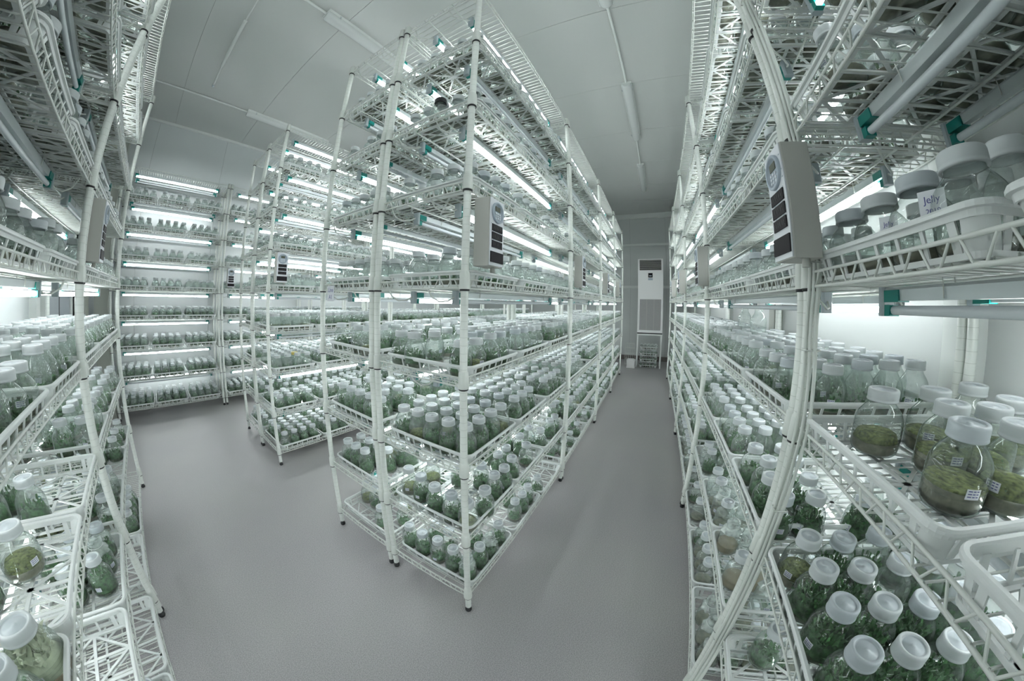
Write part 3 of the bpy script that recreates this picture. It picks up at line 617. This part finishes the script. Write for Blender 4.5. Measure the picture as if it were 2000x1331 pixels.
for z in (.9, 1.25, 1.42, 2.1): b = MB(); b.path([(-.021, .015, z), (.002, .015, z), (.004, -.015, z), (-.021, -.015, z), (-.021, .015, z)], .0018, 5); obj('cable_tie', b.mesh('cable_tie', 'enamel'), cb)

# ------------------------------------------------------------------ paper tag with handwriting on the island's wire shelf, and a taped one on a bottle
tag = thing('paper_tag', RACKS['K0'].at(LEN + .004, .02, DECK[5] - .012), 0, 'white handwritten paper tag hanging on the island end shelf edge', 'tag')
b = MB(); b.box((-.004, -.11, -.045), (-.0032, -.045, .03)); obj('sheet', b.mesh('sheet', 'paper'), tag)
def text(body, size, parent, loc, rot, mt='ink'):
    cu = bpy.data.curves.new('writing', 'FONT'); cu.body = body; cu.size = size; cu.align_x = 'CENTER'; cu.materials.append(M[mt])
    tmp = bpy.data.objects.new('writing', cu); me = bpy.data.meshes.new_from_object(tmp); bpy.data.objects.remove(tmp)
    o = obj('writing', me, parent); o.location = loc; o.rotation_euler = rot; return o
text('Line', .030, tag, (-.0046, -.0775, .000), (PI / 2, 0, -PI / 2)); text('A1', .030, tag, (-.0046, -.0775, -.034), (PI / 2, 0, -PI / 2))
note = thing('bottle_note', (.357, -.359, 1.437), PI + .6, 'small white note reading Jelly on the bottle beside the tray corner, before the cable bundle', 'note')
b = MB(); b.box((-.016, -.0004, 0), (.016, .0004, .032)); obj('sheet', b.mesh('sheet', 'paper'), note); text('Jelly', .012, note, (0, -.0008, .017), (PI / 2, 0, 0))
text('2019', .009, note, (0, -.0008, .004), (PI / 2, 0, 0))
note2 = thing('bottle_note', (.443, -.359, 1.434), PI + .6, 'smaller tilted note reading Jelly on the next bottle towards the timer', 'note')
b = MB(); b.box((-.013, -.0004, 0), (.013, .0004, .026)); obj('sheet', b.mesh('sheet', 'paper'), note2); text('Jelly', .009, note2, (0, -.0008, .012), (PI / 2, 0, 0))

# ------------------------------------------------------------------ ceiling lamps and conduits
def fixture(x, y, ln, label):
    t = thing('ceiling_lamp', (x, y, H - .012), 0, label, 'lamp', 'unlit ceiling lamps')
    b = MB(); prof = [(-.055, 0), (.055, 0), (.052, -.026), (-.052, -.026)]; b.add([(0, yy, z) for yy, z in prof] + [(ln, yy, z) for yy, z in prof], [(0, 1, 5, 4), (1, 2, 6, 5), (2, 3, 7, 6), (3, 0, 4, 7), (3, 2, 1, 0), (4, 5, 6, 7)]); obj('housing', b.mesh('housing', 'trim'), t)
    b = MB(); n = 10; pr = [(.05 * math.cos(PI * k / n), -.026 - .045 * math.sin(PI * k / n)) for k in range(n + 1)]; rows = [(0.0, .75), (.012, .95), (.03, 1.0), (ln - .03, 1.0), (ln - .012, .95), (ln, .75)]
    vs = [(x_, yy * s_, -.026 + (z + .026) * s_) for x_, s_ in rows for yy, z in pr]; k1 = n + 1
    b.add(vs, [(i * k1 + k, i * k1 + k + 1, (i + 1) * k1 + k + 1, (i + 1) * k1 + k) for i in range(len(rows) - 1) for k in range(n)], 0, True); b.add(vs[:k1], [tuple(range(k1))]); b.add(vs[-k1:], [tuple(range(k1 - 1, -1, -1))]); obj('diffuser', b.mesh('diffuser', 'fixture'), t)
    for xx in (.1, ln - .1):
        for yy in (-.058, .05): b = MB(); b.box((xx, yy, -.034), (xx + .012, yy + .008, -.012)); obj('clip', b.mesh('clip', 'alu'), t)
for i, (x, wd) in enumerate(((.53, 'first'), (2.60, 'second'), (4.52, 'third'))): fixture(x, .082, 1.12, 'long unlit ceiling lamp over the aisle, %s of three' % wd)
fixture(.607, 1.91, 1.14, 'long unlit ceiling lamp over the gap beside the central island')
fixture(.61, 3.80, 1.14, 'long unlit ceiling lamp over the far island')
def conduit(label, pts, r=.011, mt='trim'):
    b = MB(); b.path(pts, r, 8); return obj('conduit', b.mesh('conduit', mt), label=label, cat='conduit', group='ceiling conduits')
zc = H - .024
conduit('white ceiling conduit above the island corner, between aisle lamps', [(1.65, .082, zc), (2.60, .082, zc)]); conduit('white ceiling conduit between the last two aisle lamps', [(3.72, .082, zc), (4.52, .082, zc)])
conduit('white ceiling conduit running into the lamp beside the island', [(-.85, 1.91, zc), (.607, 1.91, zc)]); conduit('white ceiling conduit running into the far island lamp', [(-.85, 3.80, zc), (.61, 3.80, zc)])
pr = thing('ceiling_rod', (.135, 0, H - .05), 0, 'thin white tapering rod under the ceiling with a dark tip', 'rod')
b = MB(); b.path([(0, .9, .01), (0, 2.40, .01)], .006, 7); b.path([(0, 2.40, 0), (0, 2.6, 0), (0, 3.1, 0)], .016, 10); b.path([(0, 3.1, 0), (0, 3.46, 0)], .010, 10); obj('tube', b.mesh('rod_tube', 'trim'), pr)
b = MB(); b.path([(0, 3.46, 0), (0, 3.50, 0)], .013, 10); obj('tip', b.mesh('rod_tip', 'cap'), pr)

# ------------------------------------------------------------------ the far end of the aisle
ac = thing('air_conditioner', (6.45, .022, .745), 0, 'tall white floor-standing air conditioner at the end of the aisle', 'air conditioner')
W = .262
b = MB(); b.box((0, -W, 0), (.28, W, 1.548)); b.box((-.012, -W, .055), (0, -W + .04, .70)); b.box((-.012, W - .04, .055), (0, W, .70)); b.box((-.012, -W, 0), (0, W, .055)); b.box((-.012, -W, .70), (0, W, 1.31)); b.box((-.012, -W, 1.525), (0, W, 1.548)); b.box((-.012, -W, 1.31), (0, -W + .035, 1.525)); b.box((-.012, W - .035, 1.31), (0, W, 1.525)); obj('body', b.mesh('body', 'white'), ac)
b = MB(); b.box((-.002, -W + .035, 1.31), (0, W - .035, 1.525)); obj('outlet', b.mesh('outlet', 'dark'), ac)
for k in range(9): b = MB(); z = 1.325 + .0225 * k; b.box((-.011, -W + .036, z), (-.004, W - .036, z + .0065)); obj('louver', b.mesh('louver', 'box'), ac)
b = MB(); b.box((-.004, -W + .04, .055), (0, W - .04, .70)); obj('intake_mesh', b.mesh('intake_mesh', 'intake'), ac)
for yy in (-.075, .075): b = MB(); b.box((-.009, yy - .004, .055), (-.003, yy + .004, .70)); obj('intake_bar', b.mesh('intake_bar', 'box'), ac)
b = MB(); b.box((-.016, -.042, 1.155), (-.012, .048, 1.25)); b.box((-.018, -.024, 1.18), (-.016, .03, 1.20), 1); obj('display', b.mesh('display', 'socket', 'dial'), ac)
b = MB(); b.box((-.014, -.045, 1.10), (-.012, .05, 1.145)); obj('button_plate', b.mesh('button_plate', 'dial'), ac)
stt = thing('frame_stand', (6.45, .022, 0), 0, 'white steel frame stand carrying the air conditioner', 'stand')
for xx in (0, .25):
    for yy in (-W, W - .028): b = MB(); b.box((xx, yy, 0), (xx + .028, yy + .028, .69)); obj('leg', b.mesh('leg', 'trim'), stt)
b = MB(); b.box((-.002, -W, .69), (.28, W, .718)); obj('top_frame', b.mesh('top_frame', 'trim'), stt)
b = MB(); b.box((.004, -W, .719), (.28, W, .744)); obj('rubber_pad', b.mesh('rubber_pad', 'dark'), stt)
for k, wd in enumerate(('lowest', 'second', 'third', 'topmost')):
    obj('slotted_tray', TRAY, None, (6.62, .022, .012 + .128 * k), PI / 2, 'white tray of bottles under the air conditioner, %s of the stack' % wd, 'tray', 'trays stacked under the air conditioner')
    for i in range(5): 
        if k == 3: make_bottle((6.47, -.125 + .075 * i, .016 + .128 * k), 'thin', 'small lidded bottle on the topmost tray under the air conditioner, %s from the wall side' % ORD[i], LO, scale=.82, group='bottles under the air conditioner')
        else: make_bottle((6.47, -.125 + .075 * i, .016 + .128 * k), 'green', 'green bottle in the %s tray under the air conditioner, %s from the wall side' % (wd, ORD[i]), LO, scale=.82, group='green bottles under the air conditioner')
wbx = thing('storage_box', (6.37, .38, 0), 0, 'white lidded box on the floor beside the air conditioner', 'box')
b = MB(); b.bbox((-.06, -.085, 0), (.10, .085, .14), .012); b.bbox((-.064, -.09, 0), (.104, .09, .02), .012); obj('tub', b.mesh('tub', 'white'), wbx)
b = MB(); b.bbox((-.066, -.09, .14), (.106, .09, .165), .014); b.bbox((-.045, -.07, .165), (.085, .07, .178), .012); obj('lid', b.mesh('lid', 'white'), wbx)
bk = thing('wire_basket', (6.62, .43, .02), 0, 'tall pale wire basket behind the white floor box', 'basket')
b = MB()
for z in (0, .12, .24, .36, .46): b.path([(-.05, -.1, z), (.05, -.1, z), (.05, .1, z), (-.05, .1, z), (-.05, -.1, z)], .003, 5)
for y in (-.1, -.06, -.02, .02, .06, .1):
    for x in (-.05, .05): b.path([(x, y, 0), (x, y, .46)], .002, 5)
obj('wire_frame', b.mesh('wire_frame', 'enamel'), bk)
